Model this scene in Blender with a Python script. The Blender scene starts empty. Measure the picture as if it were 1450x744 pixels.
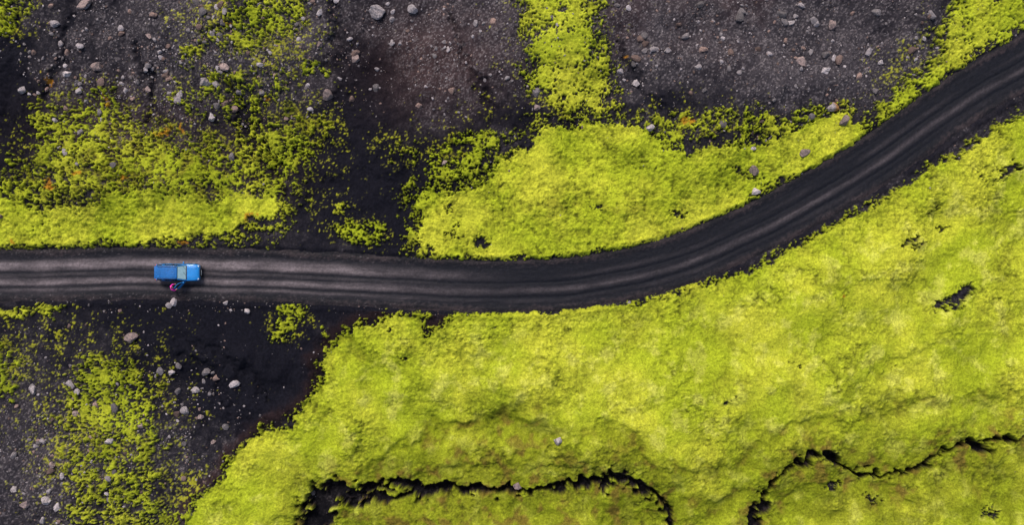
import bpy, bmesh, math, random
import numpy as np
from mathutils import Vector, Matrix
random.seed(7); rng=np.random.default_rng(7)
S=0.0716
SUN_EL=math.radians(50); SUN_AZ=math.radians(20)   # azimuth measured from +Y towards -X
def w2(px,py): return ((px-725)*S,(372-py)*S)
scene=bpy.context.scene
# ------------------------------------------------------------------ noise
def _h(ix,iy,seed):
    h=(ix.astype(np.int64)*374761393+iy.astype(np.int64)*668265263+seed*974634777)&0xffffffff
    h=((h^(h>>13))*1274126177)&0xffffffff
    h=((h^(h>>16))*2246822519)&0xffffffff
    return ((h^(h>>15))&0xffffff)/float(0x1000000)
def perlin(x,y,seed):
    ix=np.floor(x);iy=np.floor(y);fx=x-ix;fy=y-iy
    u=fx*fx*fx*(fx*(fx*6-15)+10);v=fy*fy*fy*(fy*(fy*6-15)+10)
    def g(dx,dy):
        a=_h(ix+dx,iy+dy,seed)*2*np.pi
        return np.cos(a)*(fx-dx)+np.sin(a)*(fy-dy)
    a=g(0,0);b=g(1,0);c=g(0,1);d=g(1,1)
    return ((a+(b-a)*u)*(1-v)+(c+(d-c)*u)*v)*1.45
def fbm(x,y,seed,o=3,g=0.5):
    s=0;a=1;t=0
    for i in range(o):
        s=s+a*perlin(x*2**i,y*2**i,seed+i*17);t+=a;a*=g
    return s/t
def worley(x,y,seed):
    ix=np.floor(x);iy=np.floor(y)
    f1=np.full(x.shape,9.);f2=np.full(x.shape,9.);r=np.zeros(x.shape)
    for dx in(-1,0,1):
        for dy in(-1,0,1):
            cx=ix+dx;cy=iy+dy
            rr=_h(cx,cy,seed)
            qx=cx+0.1+.8*rr;qy=cy+0.1+.8*((rr*977.13)%1.)
            d=(qx-x)**2+(qy-y)**2;rr=(rr*3571.7)%1.
            n=d<f1
            f2=np.where(n,f1,np.minimum(f2,d));r=np.where(n,rr,r);f1=np.where(n,d,f1)
    return np.sqrt(f1),np.sqrt(f2),r
def ss(a,b,x):
    t=np.clip((x-a)/(b-a),0,1);return t*t*(3-2*t)
def polysd(P,x,y,pad=60):
    P=np.array(P,float);out=np.full(x.shape,-999.)
    m=(x>P[:,0].min()-pad)&(x<P[:,0].max()+pad)&(y>P[:,1].min()-pad)&(y<P[:,1].max()+pad)
    X=x[m];Y=y[m];d=np.full(X.shape,1e9);ins=np.zeros(X.shape,bool)
    for i in range(len(P)):
        a=P[i];b=P[(i+1)%len(P)];e=b-a
        t=np.clip(((X-a[0])*e[0]+(Y-a[1])*e[1])/(e@e+1e-9),0,1)
        d=np.minimum(d,(X-a[0]-t*e[0])**2+(Y-a[1]-t*e[1])**2)
        c=((a[1]>Y)!=(b[1]>Y))
        if a[1]!=b[1]: ins^=c&(X<(b[0]-a[0])*(Y-a[1])/(b[1]-a[1])+a[0])
    d=np.sqrt(d);out[m]=np.where(ins,d,-d);return out
def lined(P,x,y,pad=60):
    P=np.array(P,float);out=np.full(x.shape,999.);W=np.ones(x.shape)
    m=(x>P[:,0].min()-pad)&(x<P[:,0].max()+pad)&(y>P[:,1].min()-pad)&(y<P[:,1].max()+pad)
    X=x[m];Y=y[m];d=np.full(X.shape,1e9);w=np.ones(X.shape)
    for i in range(len(P)-1):
        a=P[i,:2];b=P[i+1,:2];e=b-a
        t=np.clip(((X-a[0])*e[0]+(Y-a[1])*e[1])/(e@e+1e-9),0,1)
        q=(X-a[0]-t*e[0])**2+(Y-a[1]-t*e[1])**2
        n=q<d;d=np.where(n,q,d);w=np.where(n,P[i,2]+(P[i+1,2]-P[i,2])*t,w)
    out[m]=np.sqrt(d);W[m]=w;return out,W
def mix(a,b,t): return a+(b-a)*t[...,None]
def col(*c): return np.array(c,float)
# ------------------------------------------------------------------ road centre line
RP=[(-6000,420),(-2500,410),(-600,396),(-200,393),(0,391),(100,389),(200,388),(300,389),(400,392),(500,397),(600,403),(700,406),(800,402),(900,386),(1000,355),(1100,308),(1200,252),(1300,184),(1400,116),(1450,90),(1560,20),(1800,-150),(2400,-560),(4000,-1500),(7000,-2600)]
def catmull(P,step):
    P=[np.array(p,float) for p in P];out=[]
    for i in range(1,len(P)-2):
        L=np.linalg.norm(P[i+1]-P[i]);n=max(2,int(L/step(P[i])))
        p0,p1,p2,p3=P[i-1:i+3]
        d0=np.linalg.norm(p1-p0);d1=np.linalg.norm(p2-p1);d2=np.linalg.norm(p3-p2)
        m1=((p1-p0)/d0*d1+(p2-p1)/d1*d0)/(d0+d1)*d1
        m2=((p2-p1)/d1*d2+(p3-p2)/d2*d1)/(d1+d2)*d1
        for k in range(n):
            t=k/n
            out.append((2*t**3-3*t**2+1)*p1+(t**3-2*t**2+t)*m1+(-2*t**3+3*t**2)*p2+(t**3-t**2)*m2)
    return np.array(out)
RC=catmull(RP,lambda p:25 if -250<p[0]<1600 else 90)
RCw=np.stack([(RC[:,0]-725)*S,(372-RC[:,1])*S],1)
def road_v(X,Y):
    d=np.full(X.shape,1e4);sv=np.ones(X.shape);pad=10
    for i in range(len(RCw)-1):
        a=RCw[i];b=RCw[i+1];e=b-a
        lo=np.minimum(a,b)-pad;hi=np.maximum(a,b)+pad
        i0,i1=np.searchsorted(ax,[lo[0],hi[0]]);j0,j1=np.searchsorted(ay,[lo[1],hi[1]])
        if i0>=i1 or j0>=j1: continue
        sl=np.s_[j0:j1,i0:i1];x=X[sl];y=Y[sl]
        t=np.clip(((x-a[0])*e[0]+(y-a[1])*e[1])/(e@e),0,1)
        dx=x-a[0]-t*e[0];dy=y-a[1]-t*e[1];q=dx*dx+dy*dy;n=q<d[sl]
        d[sl]=np.where(n,q,d[sl]);sv[sl]=np.where(n,np.sign(e[0]*dy-e[1]*dx),sv[sl])
    return np.sqrt(d)*sv
# ------------------------------------------------------------------ ground grid
def axis(h,step,far):
    c=np.arange(-h,h+1e-6,step);o=[];s=step;p=h
    while p<far: s*=1.14;p+=s;o.append(p)
    o=np.array(o);return np.concatenate([-o[::-1],c,o])
ax=axis(56,0.09,700);ay=axis(30,0.09,700)
X,Y=np.meshgrid(ax,ay)
NX,NY=len(ax),len(ay)
V=road_v(X,Y);AV=np.abs(V)
PX=X/S+725;PY=372-Y/S
a1=fbm(X/3.2,Y/3.2,11,3);a2=fbm(X/.7,Y/.7,12,2);b1=fbm(X/3.2,Y/3.2,21,3);b2=fbm(X/.7,Y/.7,22,2)
wx=a1*18+a2*8;wy=b1*18+b2*8
QX=PX+wx;QY=PY+wy
HX=PX+a1*11+a2*7;HY=PY+b1*11+b2*7
MP=[
([(-400,352),(0,352),(100,346),(250,341),(320,333),(345,314),(392,312),(402,285),(392,262),(350,256),(300,268),(240,262),(190,255),(140,275),(70,285),(30,270),(0,245),(-400,230)],.86,75),
([(45,150),(150,125),(230,175),(330,200),(360,160),(430,145),(466,165),(465,210),(436,250),(404,262),(396,300),(0,310),(-200,240),(0,205),(40,245)],.60,60),
([(240,80),(300,40),(335,0),(330,-80),(450,-80),(430,20),(405,60),(375,80),(300,70),(285,95),(250,105)],.62,34),
([(220,120),(330,90),(420,95),(440,140),(360,165),(240,170)],.42,34),
([(-40,-40),(60,-30),(45,25),(0,60),(-40,60)],.52,20),
([(428,86),(470,90),(466,104),(430,102)],.62,6),
([(720,-90),(862,-90),(855,20),(862,70),(882,110),(880,150),(850,172),(800,165),(770,140),(742,130),(733,60)],.78,44),
([(583,345),(590,300),(575,275),(640,266),(690,250),(700,215),(740,198),(760,178),(850,170),(920,182),(945,205),(1000,212),(1060,203),(1100,190),(1150,165),(1200,160),(1232,185),(1215,217),(1160,242),(1100,264),(1065,280),(1055,302),(1000,322),(960,340),(900,354),(800,369),(700,374),(620,370),(600,355)],.91,44),
([(600,240),(618,205),(680,185),(712,182),(700,215),(685,245),(650,265),(605,262)],.66,20),
([(880,172),(950,150),(1060,152),(1160,150),(1180,170),(1100,205),(1000,214),(930,205)],.52,22),
([(520,200),(600,195),(600,225),(540,225)],.36,14),
([(470,318),(520,306),(548,318),(546,344),(510,352),(480,340)],.60,14),
([(474,276),(496,276),(494,300),(478,298)],.6,8),
([(1238,172),(1242,140),(1285,110),(1320,75),(1310,40),(1345,0),(1355,-90),(1560,-90),(1500,20),(1445,45),(1400,80),(1330,127),(1290,157),(1255,182)],.82,36),
([(2500,-700),(1600,60),(1450,158),(1400,185),(1370,212),(1300,248),(1240,288),(1180,320),(1100,362),(1060,385),(980,408),(900,428),(800,441),(700,443),(645,443),(624,468),(602,472),(598,450),(560,447),(520,455),(490,470),(470,495),(452,512),(456,540),(440,570),(400,598),(352,620),(328,650),(316,684),(282,704),(262,744),(200,1000),(2500,1200)],.99,22),
([(0,485),(30,490),(35,560),(85,590),(95,520),(140,490),(200,500),(228,540),(240,600),(246,640),(240,690),(280,720),(260,950),(80,950),(100,700),(85,620),(40,570),(-80,560),(-80,490)],.52,44),
([(100,560),(160,520),(200,560),(200,620),(150,650),(110,620)],.58,40),
([(-80,432),(60,430),(97,434),(92,448),(40,452),(-80,455)],.72,12),
([(384,470),(400,432),(434,428),(432,455),(410,480),(388,490)],.56,16),
([(452,456),(470,458),(472,476),(456,476)],.55,8),
([(-400,355),(0,355),(100,348),(250,344),(320,336),(345,318),(388,314),(398,285),(385,272),(330,278),(260,285),(200,272),(150,296),(90,318),(50,325),(30,300),(0,270),(-400,280)],.97,34)]
D=np.zeros(X.shape);SDE=None
for i,(P,dn,sf) in enumerate(MP):
    hard=dn>.85
    sd=polysd(P,HX if hard else QX,HY if hard else QY,90)
    if i==14: SDE=sd
    if hard: d=dn*ss(-min(sf,40)*.3,sf*.35,sd); d=np.maximum(d,.47*ss(-sf*.9,0,sd)*(AV>2.6))
    else: d=dn*ss(-sf*.6,sf*.8,sd)
    D=np.maximum(D,d)
far=1-ss(-250,-90,PX)*(1-ss(1560,1720,PX))*ss(-220,-60,PY)*(1-ss(820,960,PY))
D=np.maximum(D,far*ss(-.12,.12,fbm(X/22,Y/22,77,4)+.05))
def blob(cx,cy,rx,ry,ang=0,x=None,y=None):
    x=QX if x is None else x;y=QY if y is None else y
    a=math.radians(ang);dx=x-cx;dy=y-cy
    u=(dx*math.cos(a)+dy*math.sin(a))/rx;v=(-dx*math.sin(a)+dy*math.cos(a))/ry
    return np.exp(-(u*u+v*v))
for b in [(1350,424,27,9,-38,.85),(1325,432,10,6,0,.5),(1288,346,17,5,-20,.6),(1412,243,32,5,-15,.65),(1432,236,20,7,0,.5),(1030,566,13,5,0,.5),(575,516,7,5,0,.6),(985,213,26,7,-10,.9),(680,342,12,8,0,.7),(1195,246,10,5,0,.5),(1340,318,10,4,0,.6),(405,600,12,10,0,.8),(560,470,10,3,0,.5),(1120,520,10,4,0,.4),(1260,520,8,4,0,.4),(1400,725,12,8,0,.6),(1180,690,14,8,0,.55),(1240,712,18,5,10,.5),(740,200,12,8,0,.6),(640,300,8,14,0,.5),(655,215,22,5,-20,.5),(1055,245,20,5,10,.5),(840,300,8,5,0,.35),(960,300,14,4,0,.45),(1380,170,40,12,-30,.5),(1310,300,14,5,-30,.5),(1180,400,7,3,0,.4),(690,465,9,3,0,.4),(720,215,12,10,0,.5),(1010,190,30,6,0,.3),(640,335,10,10,0,.4)]:
    D-=b[5]*blob(*b[:5])
CR1=[(430,780,22),(446,738,24),(462,706,21),(480,692,13),(500,702,9),(520,694,7),(540,697,6),(556,688,7),(575,694,8),(600,699,8),(622,693,6),(650,700,8),(676,696,5),(700,704,6),(722,697,7),(745,700,5),(765,691,6),(790,695,6),(806,688,4),(820,688,8),(838,678,6),(855,683,10),(868,668,8),(885,676,12),(905,686,7),(918,700,8),(932,701,5),(943,722,7),(946,735,5),(952,760,7),(960,900,8)]
CR1b=[(495,716,9),(520,709,6),(545,714,6),(565,705,4),(590,708,5),(610,702,4)]
CR2=[(1050,900,9),(1072,750,11),(1070,735,12),(1082,718,9),(1080,700,5),(1092,686,6),(1096,670,4),(1112,664,7),(1124,650,4),(1140,653,5),(1152,642,7),(1170,645,5),(1190,652,7),(1200,664,5),(1215,670,6),(1232,671,4),(1250,678,5),(1268,668,3),(1282,670,5),(1296,657,4),(1312,653,6),(1330,638,4),(1350,634,6),(1372,629,5),(1385,635,7),(1405,627,5),(1425,617,4),(1450,614,6),(1600,590,6),(2200,560,6)]
n11=fbm(X/1.1,Y/1.1,31,3);n12=fbm(X/1.1,Y/1.1,32,3)
cx_=PX+a1*10+n11*15;cy_=PY+b1*10+n12*15
CH=np.zeros(X.shape);CN=np.zeros(X.shape)
rg=1.15+1.2*fbm(X/.8,Y/.8,33,2)
for C in(CR1,CR1b,CR2):
    d,w=lined(C,cx_,cy_,80)
    CN=np.maximum(CN,np.exp(-(d/32)**2))
    w=w*rg
    CH=np.maximum(CH,1-ss(w*.4,w*1.1,d))
CREASE=[[(520,672,3),(560,640,3),(610,615,4),(670,600,6),(730,594,8),(765,604,8),(778,625,4)],
 [(700,655,2),(760,650,2),(810,640,3),(850,600,3),(890,625,4),(925,660,4),(980,668,3),(1050,655,3)],
 [(1060,640,3),(1120,600,3),(1200,592,3),(1300,575,3),(1400,560,3),(1460,550,2)],
 [(610,500,1),(680,505,2),(760,512,1)],[(470,480,2),(500,500,3),(530,520,1)],[(1330,660,3),(1380,670,5),(1390,700,3)],
 [(1085,740,3),(1130,700,5),(1180,680,6),(1230,700,5),(1290,705,4)],[(760,600,3),(790,560,2),(800,520,1)],
 [(560,690,3),(640,660,4),(720,655,4),(800,665,3)],[(980,700,3),(1010,720,5),(1050,700,3)],[(860,730,4),(900,740,5)],[(1180,560,1),(1280,500,2),(1400,470,1)],[(900,590,1),(980,545,2),(1080,540,1)]]
CS=np.zeros(X.shape)
for C in CREASE:
    d,w=lined(C,cx_+a1*14,cy_+b1*14,60);CS=np.maximum(CS,np.exp(-(d/(w*2.0+2))**2)*np.minimum(1,w/4.5))
D=D*(1-CH)
wj1=fbm(X/.30,Y/.30,41,2);wj2=fbm(X/.30,Y/.30,42,2);jx=wj1*.22;jy=wj2*.22
f1a,f2a,ra=worley((X+jx*1.6)/.95,(Y+jy*1.6)/.95,3)
f1b,f2b,rb=worley((X+jx)/.46,(Y+jy)/.46,4)
f1c,f2c,rc=worley((X+jx*.4)/.23,(Y+jy*.4)/.23,6)
fine=fbm(X/.24,Y/.24,51,2);fine2=fbm(X/.55,Y/.55,54,3,.7);med=fbm(X/1.5,Y/1.5,52,3);big=fbm(X/9,Y/9,53,4)
D=np.clip(D,0,1);w=1-np.abs(2*D-1)**3
n=.24*(ra-.5)+.30*(rb-.5)+.38*(rc-.5)+.45*fine+.38*fine2+.42*med+.16*big
m=ss(.47,.58,D+n*w*1.0)
redge=2.55+.34*fbm(X/1.6,Y/1.6,61,3)+.32*fine2+.25*(rb-.5)
m*=ss(redge,redge+.14,AV)
D2=np.zeros(X.shape)
for b in [(220,245,260,95,0,.72),(385,50,85,90,0,.62),(300,20,80,70,0,.52),(10,20,60,50,0,.55),(420,180,80,70,0,.60),(130,170,130,70,0,.50),(330,120,120,50,0,.46),(795,80,85,150,0,.58),(150,610,140,170,0,.60),(10,520,70,70,0,.58),(1010,180,180,40,0,.56),(650,225,85,60,0,.52),(1290,110,80,70,-40,.50),(510,325,60,34,0,.50),(415,455,45,40,0,.46),(680,160,90,50,0,.32),(560,205,70,45,0,.42),(250,700,80,70,0,.52),(1200,200,60,40,0,.35),(60,470,120,30,0,.4)]:
    D2=np.maximum(D2,b[5]*blob(*b[:5]))
m2=ss(.46,.66,D2+.30*(rc-.5)+.40*fine+.28*fine2+.38*med)*(AV>2.8)*(1-CH)*(1-m)*(SDE<0)
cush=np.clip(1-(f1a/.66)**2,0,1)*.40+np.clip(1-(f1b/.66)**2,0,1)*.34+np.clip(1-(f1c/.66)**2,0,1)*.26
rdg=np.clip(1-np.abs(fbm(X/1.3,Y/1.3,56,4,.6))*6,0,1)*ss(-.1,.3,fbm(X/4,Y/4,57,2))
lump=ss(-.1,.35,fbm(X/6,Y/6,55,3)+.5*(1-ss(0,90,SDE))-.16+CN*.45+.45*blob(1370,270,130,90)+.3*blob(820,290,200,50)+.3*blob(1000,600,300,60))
crev_shade=np.clip((1-cush*1.7),0,1)*lump
# ------------------------------------------------------------------ height
flat=ss(3.2,9,AV)
und=fbm(X/5,Y/7,75,3)
H=flat*(fbm(X/14,Y/14,71,4)*1.6+fbm(X/40,Y/40,72,2)*1.5+und*.95)
ridg=1-np.abs(fbm(X/3.4,Y/5,73,4))*2.2
bare=1-ss(.3,.7,D)
H+=flat*bare*(ridg*.30)+bare*fbm(X/.9,Y/.9,74,3)*.06+bare*fine*.025
H+=1.2*flat*blob(200,270,170,60,0,PX,PY)
sc1=polysd([(505,690),(560,640),(610,615),(670,600),(735,592),(775,606),(785,640),(820,655),(860,668),(900,690),(950,760),(440,800)],HX,HY)
sc2=polysd([(1060,760),(1085,690),(1110,655),(1160,640),(1210,655),(1260,668),(1310,645),(1400,618),(1600,590),(1600,900),(1060,900)],HX,HY)
H-=.55*ss(-12,14,sc1)+.35*ss(-4,14,sc2)
H-=1.15*CH+.35*CN*flat+.36*CS
RILL=[[(250,505,5),(285,518,7),(305,545,8),(325,582,5)],[(285,488,4),(330,515,6),(365,548,6),(385,565,3)],[(150,425,4),(230,455,5),(285,490,5)],
 [(330,120,3),(340,165,6),(348,215,4)],[(20,40,8),(15,130,14),(30,250,8)],[(475,-20,5),(472,60,6),(478,130,9),(500,180,12),(480,250,16),(425,300,10)],[(500,180,10),(560,250,16),(590,320,12)],[(190,60,3),(215,120,4),(205,170,3)],[(100,20,4),(85,80,5),(60,140,4)],[(600,475,10),(612,458,9),(636,446,6)],[(330,160,5),(390,240,5),(400,270,4)],[(640,20,4),(660,90,4),(700,150,5)],[(880,60,3),(905,110,4),(930,150,4)],[(540,432,4),(500,445,4),(460,490,4)]]
RL=np.zeros(X.shape)
for C in RILL:
    d,w_=lined(C,QX,QY,70);RL=np.maximum(RL,np.exp(-(d/(w_+2))**2))
H-=.40*RL*flat
lip=np.exp(-((SDE+10)/9)**2)*(PX<640)*(AV>3)
H+=.22*lip
H+=m*(.16+(.09+.22*lump)*cush+.04*fine+.06*fine2)+m*.25*ss(0,30,SDE)*flat-m*.08*rdg+m2*.04
berm=np.exp(-((AV-3.05)/.28)**2)*(.10+.12*fbm(X/1.2,Y/1.2,63,2))
H+=berm
pit=ss(2.1,2.9,AV+.55*fbm(X/1.6,Y/1.6,62,3)+.22*fine2)
H=H*ss(2.0,3.2,AV)+(-.16+.17*pit)+.03
# ------------------------------------------------------------------ colour
G=np.zeros(X.shape)+.36
for b in [(1000,40,380,80,0,.42),(620,10,120,60,0,.35),(230,60,170,80,0,.28),(430,40,50,60,0,.4),(60,640,80,110,0,.3),(200,620,80,80,0,.2),(1150,110,120,40,0,.3),(640,110,70,50,0,.25)]: G+=b[5]*blob(*b[:5])
for b in [(15,150,36,105,0,.7),(495,215,60,85,10,.6),(555,290,100,70,0,.6),(240,450,190,36,0,.5),(310,530,130,80,0,.5),(345,190,18,50,0,.35),(760,165,90,18,0,.45),(650,225,60,30,0,.4),(1100,195,130,25,0,.3),(420,520,60,50,0,.35),(950,150,60,14,0,.3),(480,430,120,20,0,.4),(520,100,40,60,0,.3)]: G-=b[5]*blob(*b[:5])
G=G-.35*np.clip(RL,0,1)-.15*np.exp(-((AV-2.9)/.6)**2)
G=np.clip(G+.44*fbm(X/4,Y/4,81,4,.6)+.25*fbm(X/.8,Y/.8,82,3),0,1)
MAR=np.clip(blob(610,90,110,80)+.7*blob(150,190,120,60)+.8*blob(1000,30,180,50)*ss(-.2,.3,big)+lip+.5*blob(350,230,80,60),0,1)
ash=mix(col(.0075,.0073,.0115),col(.052,.0445,.050),G**1.35)
ash=mix(ash,col(.052,.027,.026)[None,None]*(0.35+.75*G[...,None]),MAR*.65)
sp=np.where((rc>.74)&(f1c<.42),1,0)*ss(.2,.7,G)*(.3+.7*_h(np.floor(X/.23),np.floor(Y/.23),91))
hs=_h(np.floor(X/.11),np.floor(Y/.11),92)
sp=np.maximum(sp,ss(.80,.97,hs)*ss(.12,.7,G)*.75)
ash=mix(ash,col(.21,.18,.185),sp*.55)
ash=ash*(1+.5*fine)[...,None]
yel=ss(-.35,.45,fbm(X/7,Y/7,85,4)+.25*med)
mc=mix(col(.34,.395,.018),col(.46,.465,.034),yel)
pale=ss(.0,.45,fbm(X/2.2,Y/2.2,86,3)+.4*fine2)*ss(0,60,SDE)
mc=mix(mc,col(.56,.545,.095),pale*.6)
hol_shade=ss(.0,.5,-und+.3*med)
mc=mix(mc,col(.225,.27,.010),hol_shade*.5*ss(0,80,SDE))  # hollows of the relief painted darker green as shading
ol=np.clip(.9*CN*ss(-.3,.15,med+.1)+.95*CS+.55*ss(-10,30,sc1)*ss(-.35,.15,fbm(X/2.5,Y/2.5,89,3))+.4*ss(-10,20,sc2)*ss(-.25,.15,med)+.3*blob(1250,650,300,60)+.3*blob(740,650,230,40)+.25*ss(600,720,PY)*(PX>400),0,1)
ol=np.maximum(ol,.58*(1-ss(.5,.85,D)))
ol=np.clip(ol+.4*ss(.0,.5,fbm(X/3,Y/3,87,4)),0,1)
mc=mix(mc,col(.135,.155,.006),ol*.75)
mc=mix(mc,col(.15,.085,.02),np.clip(.75*ss(.0,.4,fbm(X/1.6,Y/1.6,88,3))*np.clip(CN*1.3+.6*CS+.7*ss(-5,20,sc1)+.6*blob(250,235,240,50)+.4*blob(820,300,150,40),0,1),0,1))
mc=mix(mc,col(.05,.055,.006),np.clip(crev_shade*.8+.42*rdg,0,1))  # crevices and groove lines darkened: shade painted into the moss colour
mc=mc*(1+.32*fine+.28*fine2+.18*(rc-.5))[...,None]
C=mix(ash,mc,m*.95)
tm=mix(col(.17,.165,.012),col(.36,.35,.02),ss(.3,.7,rc))
C=mix(C,tm,m2*.72)
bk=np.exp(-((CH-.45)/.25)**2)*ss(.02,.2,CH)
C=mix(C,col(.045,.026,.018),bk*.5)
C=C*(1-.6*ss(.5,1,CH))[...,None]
OR=np.zeros(X.shape)
for b in [(68,113,8,8),(230,190,5,5),(970,167,6,6),(75,262,9,5),(360,308,9,6),(895,80,5,3),(375,135,5,5),(150,142,4,4),(250,180,5,3),(20,345,6,4),(270,345,7,4),(120,250,5,5),(1190,420,5,3),(180,250,5,4),(330,30,4,3)]:
    OR=np.maximum(OR,blob(*b,0,QX,QY))
C=mix(C,col(.34,.15,.012),ss(.3,.75,OR+.5*fine)*.8)
C=np.clip(C,.003,.85)
# ------------------------------------------------------------------ mesh builder
def grid_mesh(name,co,cl,ny,nx,mat,extra=None):
    me=bpy.data.meshes.new(name);nv=nx*ny
    i=np.arange(nv).reshape(ny,nx)
    q=np.stack([i[:-1,:-1],i[:-1,1:],i[1:,1:],i[1:,:-1]],-1).reshape(-1,4).astype(np.int32)
    me.vertices.add(nv);me.vertices.foreach_set('co',co.reshape(-1).astype(np.float32))
    me.loops.add(q.size);me.loops.foreach_set('vertex_index',q.reshape(-1))
    me.polygons.add(len(q));me.polygons.foreach_set('loop_start',np.arange(0,q.size,4,dtype=np.int32))
    me.polygons.foreach_set('use_smooth',np.ones(len(q),bool))
    me.update(calc_edges=True)
    a=me.color_attributes.new('Col','FLOAT_COLOR','POINT')
    a.data.foreach_set('color',np.concatenate([cl.reshape(-1,3),np.ones((nv,1))],1).reshape(-1).astype(np.float32))
    if extra is not None:
        b=me.attributes.new('track','FLOAT_VECTOR','POINT');b.data.foreach_set('vector',extra.reshape(-1).astype(np.float32))
    ob=bpy.data.objects.new(name,me);scene.collection.objects.link(ob);me.materials.append(mat);return ob
def N(nt,t,**k):
    n=nt.nodes.new(t)
    for a,b in k.items():setattr(n,a,b)
    return n
def attr_mat(name,sc,bump,rough=.95,coord='obj',amp=.5,dist=.04,spec=.15):
    m=bpy.data.materials.new(name);m.use_nodes=True;nt=m.node_tree;b=nt.nodes['Principled BSDF']
    at=N(nt,'ShaderNodeAttribute',attribute_name='Col')
    if coord=='obj':
        tc=N(nt,'ShaderNodeTexCoord').outputs['Object']
    else:
        tc=N(nt,'ShaderNodeAttribute',attribute_name='track').outputs['Vector']
    n1=N(nt,'ShaderNodeTexNoise');n1.inputs['Scale'].default_value=sc;n1.inputs['Detail'].default_value=6;n1.inputs['Roughness'].default_value=.7
    nt.links.new(tc,n1.inputs['Vector'])
    mr=N(nt,'ShaderNodeMapRange');mr.inputs[1].default_value=.3;mr.inputs[2].default_value=.7;mr.inputs[3].default_value=1-amp;mr.inputs[4].default_value=1+amp
    nt.links.new(n1.outputs['Fac'],mr.inputs[0])
    vm=N(nt,'ShaderNodeVectorMath',operation='SCALE');nt.links.new(at.outputs['Color'],vm.inputs[0]);nt.links.new(mr.outputs[0],vm.inputs['Scale'])
    nt.links.new(vm.outputs[0],b.inputs['Base Color'])
    b.inputs['Roughness'].default_value=rough;b.inputs['Specular IOR Level'].default_value=spec
    bp=N(nt,'ShaderNodeBump');bp.inputs['Strength'].default_value=bump;bp.inputs['Distance'].default_value=dist
    nt.links.new(n1.outputs['Fac'],bp.inputs['Height']);nt.links.new(bp.outputs[0],b.inputs['Normal'])
    return m
gmat=attr_mat('moss_and_ash',6.5,.7,amp=.40,dist=.08,spec=.06)
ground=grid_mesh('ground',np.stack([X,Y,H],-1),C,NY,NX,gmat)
# ------------------------------------------------------------------ road
RR=catmull(RP,lambda p:1.6 if -250<p[0]<1600 else 30)
RW=np.stack([(RR[:,0]-725)*S,(372-RR[:,1])*S],1)
T=np.gradient(RW,axis=0);T/=np.linalg.norm(T,axis=1)[:,None];Nn=np.stack([-T[:,1],T[:,0]],1)
U=np.concatenate([[0],np.cumsum(np.linalg.norm(np.diff(RW,axis=0),axis=1))])
v=np.arange(-3.1,3.11,.07)
RX=RW[:,0][:,None]+Nn[:,0][:,None]*v;RY=RW[:,1][:,None]+Nn[:,1][:,None]*v
UU=np.repeat(U[:,None],len(v),1);VV=np.repeat(v[None],len(U),0);rpx=RX/S+725
wob=.22*fbm(UU/9,VV*0,101,3);W_=VV+wob
def gs(c,s):return np.exp(-((W_-c)/s)**2)
left=1-ss(380,760,rpx)
pat=fbm(UU/3,W_*1.2,107,3);pl=fbm(UU/12,W_*.5+7,108,2)
ruts=1.0*gs(.30,.15)+1.0*gs(-1.20,.17)+(.6*gs(1.65,.14)+.5*gs(-.25,.09)+.5*gs(-1.75,.12))*ss(-.2,.25,pl)
stk=fbm(UU/6,W_*2.2,103,4);stk2=fbm(UU/2.2,W_*8,104,3)
rr2=fbm(RX/.18,RY/.18,106,2);r5=fbm(RX/.45,RY/.45,109,3)
RZ=-.045*ruts+.018*stk+.022*fbm(RX/.3,RY/.3,105,2)+.02*r5+.05*np.exp(-((np.abs(W_)-2.3)/.25)**2)-.3*ss(2.75,3.1,np.abs(VV))+.012
light=left*(1.05*gs(1.00,.50)+.85*gs(-.72,.34)+.22*gs(.1,.2)+.45*gs(-1.5,.25))+(1-left)*(.15*gs(.85,.22)*ss(-.3,.2,pl)+.34*gs(-.45,.28)+.10*gs(-1.55,.22)*ss(.2,-.2,pl))
light=light*(1+.8*stk)+.10*stk2*(.3+light)+.16*ss(.1,.5,stk)*(1-ss(1.8,2.5,np.abs(W_)))*(.15+.85*left)
light=light*(1-.75*np.clip(ruts,0,1))*(1+.9*pat)
light=np.clip(light,0,1.3)
rc_=mix(col(.0060,.0064,.0105),col(.125,.102,.108),light)
rc_=mix(rc_,mix(col(.0085,.0078,.0105),col(.036,.026,.028),ss(-.3,.4,pat+rr2*.5)),ss(1.8,2.4,np.abs(W_)+.5*r5)*.85)
spk=_h(np.floor(RX/.1),np.floor(RY/.1),120)
rc_=mix(rc_,col(.17,.15,.155),ss(.93,.99,spk)*.35*(.25+.75*ss(1.6,2.4,np.abs(W_)))*(.3+.7*left))
rc_*=(1+.4*rr2+.3*r5)[...,None]
rmat=attr_mat('volcanic_gravel_road',3.,.45,coord='track',amp=.3,dist=.03,rough=.7,spec=.16)
road=grid_mesh('dirt_road',np.stack([RX,RY,RZ],-1),np.clip(rc_,.003,.5),len(U),len(v),rmat,np.stack([UU*1.1,VV*3,VV*0],-1))
for o in(ground,road):
    if o.data.polygons[5].normal.z<0: o.data.flip_normals()
# ------------------------------------------------------------------ height lookup
def hz(x,y):
    i=np.clip(np.searchsorted(ax,x)-1,0,NX-2);j=np.clip(np.searchsorted(ay,y)-1,0,NY-2)
    fx=(x-ax[i])/(ax[i+1]-ax[i]);fy=(y-ay[j])/(ay[j+1]-ay[j])
    return H[j,i]*(1-fx)*(1-fy)+H[j,i+1]*fx*(1-fy)+H[j+1,i]*(1-fx)*fy+H[j+1,i+1]*fx*fy
def look(A,x,y):
    i=np.clip(np.searchsorted(ax,x)-1,0,NX-1);j=np.clip(np.searchsorted(ay,y)-1,0,NY-1);return A[j,i]
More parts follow.
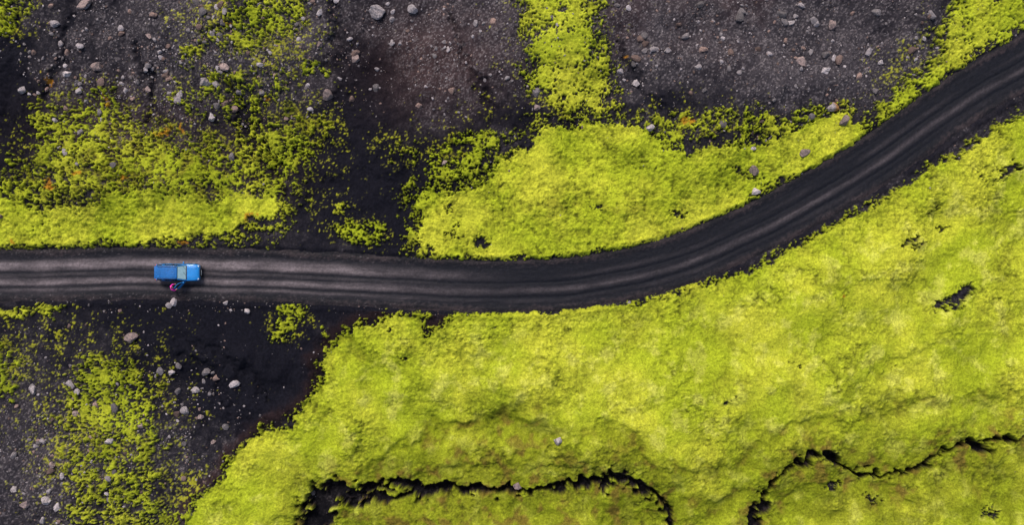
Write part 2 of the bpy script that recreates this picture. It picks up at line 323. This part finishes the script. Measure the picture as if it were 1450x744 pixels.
# ------------------------------------------------------------------ rocks
def ico(sub):
    bm=bmesh.new();bmesh.ops.create_icosphere(bm,subdivisions=sub,radius=1)
    v=np.array([a.co[:] for a in bm.verts]);f=np.array([[a.index for a in p.verts] for p in bm.faces]);bm.free();return v,f
def rockshape(v,k,r):
    n=r.normal(size=(k,3));n/=np.linalg.norm(n,axis=1)[:,None];c=r.uniform(.5,1.,k)
    dn=v@n.T;rad=np.min(np.where(dn>.05,c/np.maximum(dn,.05),9),axis=1);rad=np.minimum(rad,1.3)
    return v*rad[:,None]
def rock_mat():
    m=bpy.data.materials.new('lava_rock');m.use_nodes=True;nt=m.node_tree;b=nt.nodes['Principled BSDF']
    at=N(nt,'ShaderNodeAttribute',attribute_name='Col');tc=N(nt,'ShaderNodeTexCoord')
    n1=N(nt,'ShaderNodeTexNoise');n1.inputs['Scale'].default_value=9;n1.inputs['Detail'].default_value=8;n1.inputs['Roughness'].default_value=.75
    nt.links.new(tc.outputs['Object'],n1.inputs['Vector'])
    mr=N(nt,'ShaderNodeMapRange');mr.inputs[1].default_value=.32;mr.inputs[2].default_value=.68;mr.inputs[3].default_value=.35;mr.inputs[4].default_value=1.5
    nt.links.new(n1.outputs['Fac'],mr.inputs[0])
    vm=N(nt,'ShaderNodeVectorMath',operation='SCALE');nt.links.new(at.outputs['Color'],vm.inputs[0]);nt.links.new(mr.outputs[0],vm.inputs['Scale'])
    nt.links.new(vm.outputs[0],b.inputs['Base Color']);b.inputs['Roughness'].default_value=.9;b.inputs['Specular IOR Level'].default_value=.2
    bp=N(nt,'ShaderNodeBump');bp.inputs['Strength'].default_value=.8;bp.inputs['Distance'].default_value=.06
    nt.links.new(n1.outputs['Fac'],bp.inputs['Height']);nt.links.new(bp.outputs[0],b.inputs['Normal']);return m
rmt=rock_mat()
def tri_mesh(name,vv,ff,cc):
    me=bpy.data.meshes.new(name);me.vertices.add(len(vv));me.vertices.foreach_set('co',vv.reshape(-1).astype(np.float32))
    me.loops.add(ff.size);me.loops.foreach_set('vertex_index',ff.reshape(-1).astype(np.int32))
    me.polygons.add(len(ff));me.polygons.foreach_set('loop_start',np.arange(0,ff.size,3,dtype=np.int32));me.update(calc_edges=True)
    a=me.color_attributes.new('Col','FLOAT_COLOR','POINT');a.data.foreach_set('color',np.concatenate([cc,np.ones((len(cc),1))],1).reshape(-1).astype(np.float32))
    me.polygons.foreach_set('use_smooth',np.zeros(len(ff),bool))
    me.materials.append(rmt);ob=bpy.data.objects.new(name,me);scene.collection.objects.link(ob);return ob
def rotm(r):
    q=r.normal(size=4);q/=np.linalg.norm(q);a,b,c,d=q
    return np.array([[1-2*(c*c+d*d),2*(b*c-a*d),2*(b*d+a*c)],[2*(b*c+a*d),1-2*(b*b+d*d),2*(c*d-a*b)],[2*(b*d-a*c),2*(c*d+a*b),1-2*(b*b+c*c)]])
B=[(530,12,14,13),(460,134,9,9),(184,478,13,9),(1178,153,11,8),(1194,173,9,9),(137,93,9,8),(500,80,7,7),(118,5,11,9),(1137,217,8,7),(1062,212,8,7),(1066,243,8,8),(1134,88,9,8),(918,184,8,6),(1178,35,7,8),(1165,103,7,6),(322,97,8,7),(292,118,8,8),(300,168,6,8),(275,553,7,5),(243,527,6,5),(47,552,7,8),(47,710,8,7),(75,706,8,7),(90,714,7,7),(165,620,7,5),(350,442,5,5),(80,656,6,5),(900,118,6,6),(112,585,7,6),(1068,272,7,6),(95,105,7,6),(38,130,6,6),(255,135,7,6),(205,125,6,5),(320,430,4,4),(790,624,6,6),(733,690,7,6),(1120,33,6,5),(945,72,6,5),(1248,88,5,4),(203,97,5,5),(450,60,5,5),(760,153,6,5),(630,232,5,4),(30,690,6,5),(120,8,8,6),(213,52,6,5),(285,590,5,4),(205,600,5,5),(300,628,5,4)]
for i,(px,py,a,b) in enumerate(B):
    r=np.random.default_rng(100+i);v0,f0=ico(4);sh=rockshape(v0,13,r)
    nn=fbm(sh[:,0]*1.7+i*9+sh[:,2],sh[:,1]*1.7-sh[:,2],i+200,4)*.18;sh=sh*(1+nn)[:,None]
    sh=sh@rotm(r).T
    sh[:,:2]/=np.abs(sh[:,:2]).max(axis=0)
    x,y=w2(px,py);th=r.uniform(-.3,.3);c,s=math.cos(th),math.sin(th)
    sh=sh*np.array([a*S,b*S,(a+b)/2*S*.75])
    sh=np.stack([sh[:,0]*c-sh[:,1]*s,sh[:,0]*s+sh[:,1]*c,sh[:,2]],1)
    t=r.uniform(.75,1.25);base=(col(.42,.36,.36) if r.random()<.65 else col(.28,.205,.19))*t
    cc=np.repeat(base[None],len(sh),0)
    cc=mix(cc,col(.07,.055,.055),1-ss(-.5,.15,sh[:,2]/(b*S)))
    cc=mix(cc,col(.10,.085,.085),.7*ss(.05,.35,fbm(sh[:,0]*5,sh[:,1]*5+sh[:,2]*4,300+i,3)))
    if i==3: cc=mix(cc,col(.33,.16,.05),ss(0,.3,sh[:,0]))
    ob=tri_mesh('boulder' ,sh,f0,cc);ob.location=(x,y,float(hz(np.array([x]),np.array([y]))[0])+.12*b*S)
def scatter(n,dens,smin,smax,pw,sub,name,seed,bright=1):
    r=np.random.default_rng(seed);x=r.uniform(-56,56,n*6);y=r.uniform(-30,30,n*6)
    px=x/S+725;py=372-y/S
    clu=fbm(x/2.5,y/2.5,seed+400,3)
    p=dens(px,py)*np.clip(.6+2.4*clu,.05,2)*(1-.88*look(m,x,y))*np.where(np.abs(look(V,x,y))<2.6,0,1)*np.where(look(SDE,x,y)>25,.12,1)
    k=r.random(n*6)<p;x=x[k][:n];y=y[k][:n];n=len(x)
    s=smin*(1-r.random(n))**(-1/pw);s=np.minimum(s,smax*r.uniform(.6,1,n))
    z=hz(x,y);protos=[]
    v0,f0=ico(sub)
    for i in range(14):protos.append(rockshape(v0,9,r)@rotm(r).T*np.array([1.15,.95,.7]))
    protos=np.array(protos);pi=r.integers(0,14,n);th=r.uniform(0,6.28,n);c,s_=np.cos(th)[:,None],np.sin(th)[:,None]
    q=protos[pi]*s[:,None,None]
    vv=np.stack([q[...,0]*c-q[...,1]*s_+x[:,None],q[...,0]*s_+q[...,1]*c+y[:,None],q[...,2]+(z+s*.2)[:,None]],-1)
    ff=(f0[None]+np.arange(n)[:,None,None]*len(v0)).reshape(-1,3)
    t=r.uniform(.35,1.35,n)*bright;base=np.where(r.random(n)[:,None]<.7,col(.29,.25,.255)[None],col(.21,.14,.12)[None])*t[:,None]
    cc=np.repeat(base[:,None],len(v0),1).reshape(-1,3)
    return tri_mesh(name,vv.reshape(-1,3),ff,cc)
def g2(px,py,cx,cy,rx,ry):return np.exp(-((px-cx)/rx)**2-((py-cy)/ry)**2)
def d1(px,py):
    return np.clip(.03+.85*g2(px,py,240,85,210,85)+.45*g2(px,py,1050,60,300,70)+.3*g2(px,py,620,60,140,80)+.5*g2(px,py,100,640,110,110)+.3*g2(px,py,260,600,80,70)+.25*g2(px,py,1120,200,90,40)
      +.25*g2(px,py,330,425,200,18)-.3*g2(px,py,500,240,80,80)-.3*g2(px,py,15,160,35,80),0,1)
scatter(3400,d1,.085,.46,1.9,2,'scattered_stones',31)
scatter(17000,d1,.034,.13,2.2,1,'gravel',32,.9)
# ------------------------------------------------------------------ simple materials
def mat(name,c,rough=.5,metal=0,coat=0,spec=.5,noise=.06,nsc=30):
    m=bpy.data.materials.new(name);m.use_nodes=True;nt=m.node_tree;b=nt.nodes['Principled BSDF']
    n1=N(nt,'ShaderNodeTexNoise');n1.inputs['Scale'].default_value=nsc;n1.inputs['Detail'].default_value=4
    tc=N(nt,'ShaderNodeTexCoord');nt.links.new(tc.outputs['Object'],n1.inputs['Vector'])
    cr=N(nt,'ShaderNodeValToRGB');cr.color_ramp.elements[0].position=.3;cr.color_ramp.elements[1].position=.7
    cr.color_ramp.elements[0].color=(*[k*(1-noise*2) for k in c],1);cr.color_ramp.elements[1].color=(*[min(1,k*(1+noise*2)) for k in c],1)
    nt.links.new(n1.outputs['Fac'],cr.inputs[0]);nt.links.new(cr.outputs[0],b.inputs['Base Color'])
    b.inputs['Roughness'].default_value=rough;b.inputs['Metallic'].default_value=metal;b.inputs['Coat Weight'].default_value=coat;b.inputs['Specular IOR Level'].default_value=spec
    b.inputs['Coat Roughness'].default_value=.08
    return m
blue=mat('blue_paint',(.010,.21,.58),.38,0,.4,noise=.06,nsc=6);roofp=mat('roof_paint_darker',(.008,.115,.36),.5,0,.12,spec=.35,noise=.12,nsc=5);glass=mat('tinted_glass',(.02,.035,.04),.06,0,0,1.,noise=.02)  # roof panel gets a darker, rougher blue than the body
wsg=mat('windscreen_glass',(.30,.46,.50),.08,0,.6,1.,noise=.05,nsc=4)
blk=mat('black_plastic',(.02,.02,.022),.6);rub=mat('tyre_rubber',(.018,.017,.018),.85);alu=mat('alloy',(.45,.46,.47),.35,.9)
lamp=mat('headlamp_lens',(.7,.75,.78),.1,0,1);red=mat('tail_lamp_red',(.4,.01,.01),.2,0,1);inter=mat('interior_fabric',(.035,.033,.035),.9);white=mat('number_plate',(.7,.7,.68),.5)
# ------------------------------------------------------------------ car (heading +X, right side = -Y)
car=bpy.data.objects.new('car',None);scene.collection.objects.link(car)
def link(name,me,parent,m=None,smooth=False):
    ob=bpy.data.objects.new(name,me);scene.collection.objects.link(ob);ob.parent=parent
    if m and not me.materials: me.materials.append(m)
    if smooth:
        for p in me.polygons:p.use_smooth=True
    return ob
def bake(ob):
    dg=bpy.context.evaluated_depsgraph_get();dg.update();me=bpy.data.meshes.new_from_object(ob.evaluated_get(dg));ob.modifiers.clear();ob.data=me;return ob
def box(name,parent,cx,cy,cz,lx,ly,lz,m,bev=.02,rot=(0,0,0),taper=None,seg=2):
    bm=bmesh.new();bmesh.ops.create_cube(bm,size=1)
    for v in bm.verts:
        k=1
        if taper and v.co.z>0:k=taper
        v.co=Vector((v.co.x*lx*k,v.co.y*ly*k,v.co.z*lz))
    if bev:bmesh.ops.bevel(bm,geom=bm.edges[:],offset=bev,segments=seg,affect='EDGES',profile=.5)
    me=bpy.data.meshes.new(name);bm.to_mesh(me);bm.free();ob=link(name,me,parent,m,bool(bev));ob.location=(cx,cy,cz);ob.rotation_euler=rot;return ob
def cyl(name,parent,loc,r,h,m,rot=(math.pi/2,0,0),seg=28,bev=.02):
    bm=bmesh.new();bmesh.ops.create_cone(bm,cap_ends=True,segments=seg,radius1=r,radius2=r,depth=h)
    if bev:bmesh.ops.bevel(bm,geom=[e for e in bm.edges if len([f for f in e.link_faces if len(f.verts)>4])],offset=bev,segments=2,affect='EDGES')
    me=bpy.data.meshes.new(name);bm.to_mesh(me);bm.free();ob=link(name,me,parent,m);ob.location=loc;ob.rotation_euler=rot;return ob
def loft(name,parent,secs,m,sub=1,smooth=True):
    bm=bmesh.new();rings=[]
    for x,h in secs:
        pts=[(y,z) for y,z in h]+[(-y,z) for y,z in reversed(h[1:-1])]
        rings.append([bm.verts.new((x,y,z)) for y,z in pts])
    n=len(rings[0])
    for a,b in zip(rings,rings[1:]):
        for i in range(n):bm.faces.new((a[i],a[(i+1)%n],b[(i+1)%n],b[i]))
    bm.faces.new(rings[0]);bm.faces.new(rings[-1][::-1])
    bmesh.ops.recalc_face_normals(bm,faces=bm.faces[:])
    me=bpy.data.meshes.new(name);bm.to_mesh(me);bm.free();ob=link(name,me,parent,m,smooth)
    if sub:
        s=ob.modifiers.new('s','SUBSURF');s.levels=sub;s.render_levels=sub
        bake(ob)
    return ob
def sec(w,zb,zt,ws=None,cr=.03):
    ws=ws or w*.93;h=zt-zb
    return [(0,zb),(w*.86,zb),(w*.97,zb+.06),(w,zb+h*.30),(w*.99,zb+h*.62),(ws+.02,zt-.07),(ws-.03,zt-.012),(ws*.72,zt+cr*.4),(ws*.66,zt+cr*.7),(0,zt+cr)]
body=loft('body_shell',car,[(-2.24,sec(.74,.42,.86)),(-2.20,sec(.80,.36,.98)),(-2.0,sec(.86,.32,1.04)),(-1.4,sec(.885,.28,1.05)),(-.4,sec(.88,.26,1.04)),(.6,sec(.88,.26,1.02)),(1.0,sec(.885,.28,1.03,.82,.05)),(1.5,sec(.885,.3,1.0,.80,.05)),(1.95,sec(.86,.32,.94,.76,.04)),(2.15,sec(.79,.34,.86,.70,.02)),(2.24,sec(.66,.40,.74,.6,.0))],blue,2)
def halfg(wb,wt,z0,z1):return [(0,z0),(wb,z0),(wb-(wb-wt)*.5,(z0+z1)/2),(wt,z1-.03),(wt-.05,z1),(0,z1+.01)]
green=loft('window_glass',car,[(-2.12,halfg(.76,.74,.98,1.0)),(-2.10,halfg(.78,.74,.98,1.03)),(-1.86,halfg(.81,.66,.98,1.54)),(-1.2,halfg(.82,.67,.98,1.58)),(-.3,halfg(.82,.67,.98,1.59)),(.22,halfg(.82,.66,.98,1.55)),(.93,halfg(.78,.74,.98,1.03)),(.95,halfg(.76,.7,.98,1.0))],glass,0,False)
cut=[]
for x in(-1.32,1.38):
    for s in(-1,1): cut.append(cyl('cut',None,(x,s*.83,.36),.40,.5,None,bev=0,seg=40))
dcut=box('cut',None,.18,-.80,.80,1.05,.42,1.0,None,bev=0);cut.append(dcut)
for c in cut:
    for tgt in((body,green) if c is dcut else (body,)):
        mo=tgt.modifiers.new('b','BOOLEAN');mo.operation='DIFFERENCE';mo.object=c;mo.solver='EXACT'
bake(body);bake(green)
for c in cut:bpy.data.objects.remove(c)
def halfr(w,z):return [(0,z-.05),(w-.02,z-.05),(w+.01,z-.03),(w,z),(w-.08,z+.03),(w*.5,z+.045),(0,z+.05)]
roof=loft('roof_panel',car,[(-1.98,halfr(.60,1.52)),(-1.92,halfr(.66,1.55)),(-1.3,halfr(.69,1.60)),(-.5,halfr(.69,1.61)),(.1,halfr(.68,1.58)),(.26,halfr(.64,1.54))],roofp,1)
box('rear_spoiler',car,-2.02,0,1.555,.18,1.24,.04,roofp,.015)
for i,y in enumerate((-.4,-.2,0,.2,.4)):box('roof_rib_%d'%i,car,-.85,y,1.662,1.7,.03,.02,blue,.006)
for s in(-1,1):
    n='left' if s>0 else 'right'
    box('roof_rail_'+n,car,-.85,s*.60,1.70,1.9,.035,.04,blk,.012)
    for k,x in enumerate((-1.75,-.85,.05)):box('rail_foot_%s_%d'%(n,k),car,x,s*.60,1.665,.10,.04,.07,blk,.01)
def beam(name,p,q,wd,m,parent=car):
    p=Vector(p);q=Vector(q);d=q-p;o=box(name,parent,*((p+q)/2),wd,wd*.7,d.length,m,.012);o.rotation_mode='QUATERNION';o.rotation_quaternion=d.to_track_quat('Z','Y');return o
for s in(-1,1):
    n='l' if s>0 else 'r'
    beam('a_pillar_'+n,(.96,s*.77,1.02),(.24,s*.66,1.56),.07,blue)
    beam('b_pillar_'+n,(-.36,s*.825,1.0),(-.40,s*.68,1.58),.08,blk)
    beam('c_pillar_'+n,(-1.22,s*.825,1.0),(-1.28,s*.68,1.58),.10,blue)
    beam('d_pillar_'+n,(-2.10,s*.77,1.0),(-1.88,s*.665,1.56),.12,blue)
    for k,x in enumerate((-1.32,1.38)):
        bm=bmesh.new();R0,R1=.39,.455;vs=[]
        for i in range(19):
            a=math.radians(-12+i*204/18)
            vs.append([bm.verts.new((x+R*math.cos(a),s*yy,.36+R*math.sin(a))) for R,yy in((R0,.80),(R0,.905),(R1,.895),(R1,.80))])
        for a_,b_ in zip(vs,vs[1:]):
            for i in range(4):bm.faces.new((a_[i],a_[(i+1)%4],b_[(i+1)%4],b_[i]))
        bm.faces.new(vs[0]);bm.faces.new(vs[-1][::-1]);bmesh.ops.recalc_face_normals(bm,faces=bm.faces[:])
        me=bpy.data.meshes.new('arch');bm.to_mesh(me);bm.free();link('wheel_arch_%s_%d'%(n,k),me,car,blk)
        cyl('tyre_%s_%d'%(n,k),car,(x,s*.77,.36),.36,.24,rub,bev=.04,seg=36)
        cyl('rim_%s_%d'%(n,k),car,(x,s*.875,.36),.23,.05,alu,bev=.01)
        for j in range(5):
            a=j*math.tau/5;box('spoke_%s_%d_%d'%(n,k,j),car,x+.11*math.cos(a),s*.905,.36+.11*math.sin(a),.20,.02,.045,alu,.006,rot=(0,-a,0))
    box('sill_'+n,car,0,s*.87,.32,1.9,.08,.12,blk,.02)
    box('mirror_'+n,car,.70,s*1.0,1.10,.12,.20,.14,blue,.04)
    beam('mirror_arm_'+n,(.72,s*.84,1.04),(.71,s*.95,1.08),.04,blk)
    box('headlamp_'+n,car,2.07,s*.60,.80,.20,.26,.12,lamp,.04,rot=(0,0,-s*.35))
    box('tail_lamp_'+n,car,-2.17,s*.72,.88,.12,.16,.30,red,.03)
    for k,x in enumerate((.10 if s>0 else -.85,-.85)):
        if not(s<0 and k==0): box('door_handle_%s_%d'%(n,k),car,x-.2,s*.895,.90,.16,.03,.03,blk,.01)
    for k,x in enumerate(((.72,-.34,-1.2) if s>0 else (-.34,-1.2))):
        box('door_seam_%s_%d'%(n,k),car,x,s*.882,.68,.012,.01,.62,blk,0)
def quad(name,pts,m,parent=car,th=.008):
    me=bpy.data.meshes.new(name);me.from_pydata(pts,[],[(0,1,2,3)]);ob=link(name,me,parent,m);sd=ob.modifiers.new('s','SOLIDIFY');sd.thickness=th;sd.offset=0;return ob
quad('windscreen',[(.945,-.70,1.055),(.945,.70,1.055),(.285,.585,1.560),(.285,-.585,1.560)],wsg)
for k,y in enumerate((-.3,.25)):beam('wiper_%d'%k,(.97,y,1.075),(.72,y+.35,1.265),.02,blk)
box('cowl',car,.985,0,1.065,.10,1.36,.02,blk,.006)
quad('rear_screen',[(-2.115,-.66,1.06),(-1.895,-.58,1.50),(-1.895,.58,1.50),(-2.115,.66,1.06)],glass)
for s in(-1,1):
    box('hood_crease_%d'%(s+1),car,1.5,s*.42,1.035,.95,.05,.015,blue,.006,rot=(0,math.radians(5.5),s*.05))
box('front_bumper',car,2.22,0,.46,.16,1.5,.2,blk,.05);box('rear_bumper',car,-2.24,0,.46,.14,1.56,.2,blk,.05)
box('grille',car,2.245,0,.68,.04,.8,.13,blk,.02);box('number_plate_front',car,2.305,0,.47,.012,.5,.11,white,.003);box('number_plate_rear',car,-2.26,0,.74,.012,.5,.11,white,.003)
cyl('aerial',car,(-1.7,0,1.78),.008,.3,blk,rot=(0,-.5,0),bev=0,seg=8)
box('front_seat_cushion',car,.05,-.42,.58,.5,.46,.16,inter,.05);box('front_seat_backrest',car,-.28,-.42,.90,.14,.46,.60,inter,.05,rot=(0,-.25,0))
door=bpy.data.objects.new('open_door',None);scene.collection.objects.link(door);door.parent=car;door.location=(.70,-.89,0)
door.rotation_euler=(0,0,math.radians(48))
box('door_panel',door,-.52,0,.68,1.04,.07,.66,blue,.025)
box('door_lining',door,-.52,.045,.68,.94,.03,.54,inter,.01)
box('door_armrest',door,-.5,.08,.78,.5,.06,.05,blk,.015)
beam('door_frame_rear',(-1.0,0,1.0),(-1.02,.13,1.55),.05,blue,door);beam('door_frame_top',(-1.02,.13,1.55),(-.48,.13,1.54),.045,blue,door)
beam('door_frame_front',(-.48,.13,1.54),(-.02,.0,1.02),.045,blue,door)
quad('door_glass',[(-.06,0,1.0),(-.48,.125,1.51),(-.99,.125,1.52),(-.98,0,1.0)],glass,door)
cx,cy=w2(256.5,386);car.location=(cx,cy,.0);car.rotation_euler=(0,0,math.radians(-.5));car.scale=(.97,.99,.98)
# ------------------------------------------------------------------ person (leaning towards the open door)
person=bpy.data.objects.new('person',None);scene.collection.objects.link(person)
pink=mat('pink_jacket',(.85,.04,.42),.7,noise=.10,nsc=14,spec=.2);trou=mat('dark_trousers',(.025,.027,.035),.85,noise=.1);skin=mat('skin',(.52,.32,.24),.55);hair=mat('brown_hair',(.09,.05,.025),.6,noise=.3,nsc=60);boot=mat('boots',(.05,.03,.02),.6);eye=mat('eye_dark',(.02,.015,.012),.2);lip=mat('lips',(.42,.13,.12),.5)
def skinmesh(name,vs,es,rs,parent,mats,sub=2,root=0):
    me=bpy.data.meshes.new(name);me.from_pydata(vs,es,[]);ob=link(name,me,parent)
    mo=ob.modifiers.new('k','SKIN');mo.use_smooth_shade=True
    for i,r in enumerate(rs):
        sv=me.skin_vertices[0].data[i];sv.radius=(r,r) if not isinstance(r,tuple) else r;sv.use_root=(i==root)
    s=ob.modifiers.new('s','SUBSURF');s.levels=sub;s.render_levels=sub
    bake(ob)
    for m_ in mats:ob.data.materials.append(m_)
    for p in ob.data.polygons:p.use_smooth=True
    return ob
vs=[(0,0,.92),(.06,0,1.06),(.15,0,1.20),(.23,0,1.31),(.28,0,1.385),(.32,0,1.45),
 (.22,.19,1.33),(.34,.31,1.15),(.54,.24,1.09),
 (.22,-.19,1.33),(.20,-.32,1.10),(.36,-.27,.95),
 (.0,.09,.88),(.06,.11,.50),(-.02,.12,.11),(.09,.13,.05),
 (.0,-.09,.88),(-.02,-.12,.50),(-.14,-.14,.12),(-.03,-.15,.05)]
es=[(0,1),(1,2),(2,3),(3,4),(4,5),(3,6),(6,7),(7,8),(3,9),(9,10),(10,11),(0,12),(12,13),(13,14),(14,15),(0,16),(16,17),(17,18),(18,19)]
rs=[(.16,.14),(.15,.135),(.175,.15),(.15,.125),.06,.05,.09,.068,.042,.09,.068,.042,.10,.068,.046,.042,.10,.068,.046,.042]
bd=skinmesh('body',vs,es,rs,person,[pink,trou,skin,boot])
for p in bd.data.polygons:
    c=p.center
    if c.z<.14:k=3
    elif c.z<.86 and abs(c.y)<.24 and not(c.x>.2 and c.z>.8):k=1
    elif c.z>1.40 and abs(c.y)<.07 and c.x>.24:k=2
    else:k=0
    p.material_index=k
def ell(name,loc,r,m,parent=person,rot=(0,0,0),sub=3,f=None):
    bm=bmesh.new();bmesh.ops.create_icosphere(bm,subdivisions=sub,radius=1)
    for v in bm.verts:
        v.co=Vector((v.co.x*r[0],v.co.y*r[1],v.co.z*r[2]))
        if f:v.co=f(v.co)
    me=bpy.data.meshes.new(name);bm.to_mesh(me);bm.free();o=link(name,me,parent,m,True);o.location=loc;o.rotation_euler=rot;return o
def hf(c):
    c=c.copy()
    if c.z<0:c.y*=1+.25*c.z/.115;c.x*=1+.12*c.z/.115
    return c
head=bpy.data.objects.new('head',None);scene.collection.objects.link(head);head.parent=person;head.location=(.345,0,1.54);head.rotation_euler=(0,.25,.1)
ell('face',(0,0,0),(.095,.076,.115),skin,head,f=hf)
ell('hair_cap',(-.018,0,.022),(.100,.087,.112),hair,head,f=lambda c:Vector((min(c.x,.055+.4*max(0,c.z)),c.y,c.z)))
skinmesh('ponytail',[(-.10,0,.04),(-.15,0,-.01),(-.16,0,-.10),(-.14,0,-.18)],[(0,1),(1,2),(2,3)],[.03,.036,.03,.012],head,[hair],2)
ell('nose',(.10,0,-.012),(.018,.013,.024),skin,head,sub=2)
for s in(-1,1):
    ell('eye_%d'%(s+1),(.083,s*.032,.012),(.010,.014,.008),eye,head,sub=2);ell('ear_%d'%(s+1),(.0,s*.08,-.005),(.018,.01,.03),skin,head,sub=2)
ell('mouth',(.086,0,-.055),(.008,.024,.007),lip,head,sub=2)
def hand(name,loc,rot,side):
    h=bpy.data.objects.new(name,None);scene.collection.objects.link(h);h.parent=person;h.location=loc;h.rotation_euler=rot
    ell('palm',(.045,0,0),(.052,.04,.017),skin,h,sub=3)
    for i,(y,L) in enumerate(((.028,.072),(.010,.082),(-.010,.076),(-.027,.058))):
        skinmesh('finger_%d'%i,[(.06,y*.8,0),(.09,y,0),(.09+L*.4,y*1.05,-.012),(.09+L*.68,y*1.05,-.034),(.09+L*.75,y*1.05,-.056)],[(0,1),(1,2),(2,3),(3,4)],[.010,.0095,.0088,.008,.0065],h,[skin],1)
    skinmesh('thumb',[(.02,side*.025,0),(.045,side*.05,-.006),(.072,side*.062,-.014),(.092,side*.06,-.024)],[(0,1),(1,2),(2,3)],[.012,.011,.010,.008],h,[skin],1)
hand('left_hand',(.54,.24,1.09),(0,.15,-.15),-1)
hand('right_hand',(.36,-.27,.95),(0,.25,.2),1)
pxx,pyy=w2(248.5,409);person.location=(pxx,pyy,0.0);person.rotation_euler=(0,0,math.radians(28))
# ------------------------------------------------------------------ light
w=bpy.data.worlds.new('World');scene.world=w;w.use_nodes=True;nt=w.node_tree
bg=nt.nodes['Background'];sky=nt.nodes.new('ShaderNodeTexSky');sky.sky_type='NISHITA';sky.sun_disc=False
sky.sun_elevation=SUN_EL;sky.sun_rotation=-SUN_AZ;sky.dust_density=4;sky.air_density=1
nt.links.new(sky.outputs[0],bg.inputs[0]);bg.inputs[1].default_value=.15
sl=bpy.data.lights.new('sun','SUN');sl.energy=2.5;sl.angle=math.radians(16);sl.color=(1,.97,.93)
so=bpy.data.objects.new('sun',sl);scene.collection.objects.link(so)
dirv=Vector((-math.sin(SUN_AZ)*math.cos(SUN_EL),math.cos(SUN_AZ)*math.cos(SUN_EL),math.sin(SUN_EL)))
so.rotation_mode='QUATERNION';so.rotation_quaternion=dirv.to_track_quat('Z','Y');so.location=(0,0,60)
# ------------------------------------------------------------------ camera
cd=bpy.data.cameras.new('camera');cam=bpy.data.objects.new('camera',cd);scene.collection.objects.link(cam)
cd.lens=28;cd.sensor_width=36;cam.location=(0,0,1450*S*28/36);cam.rotation_euler=(0,0,0);cd.clip_end=3000
scene.camera=cam
scene.view_settings.view_transform='Standard';scene.view_settings.look='None';scene.view_settings.exposure=0
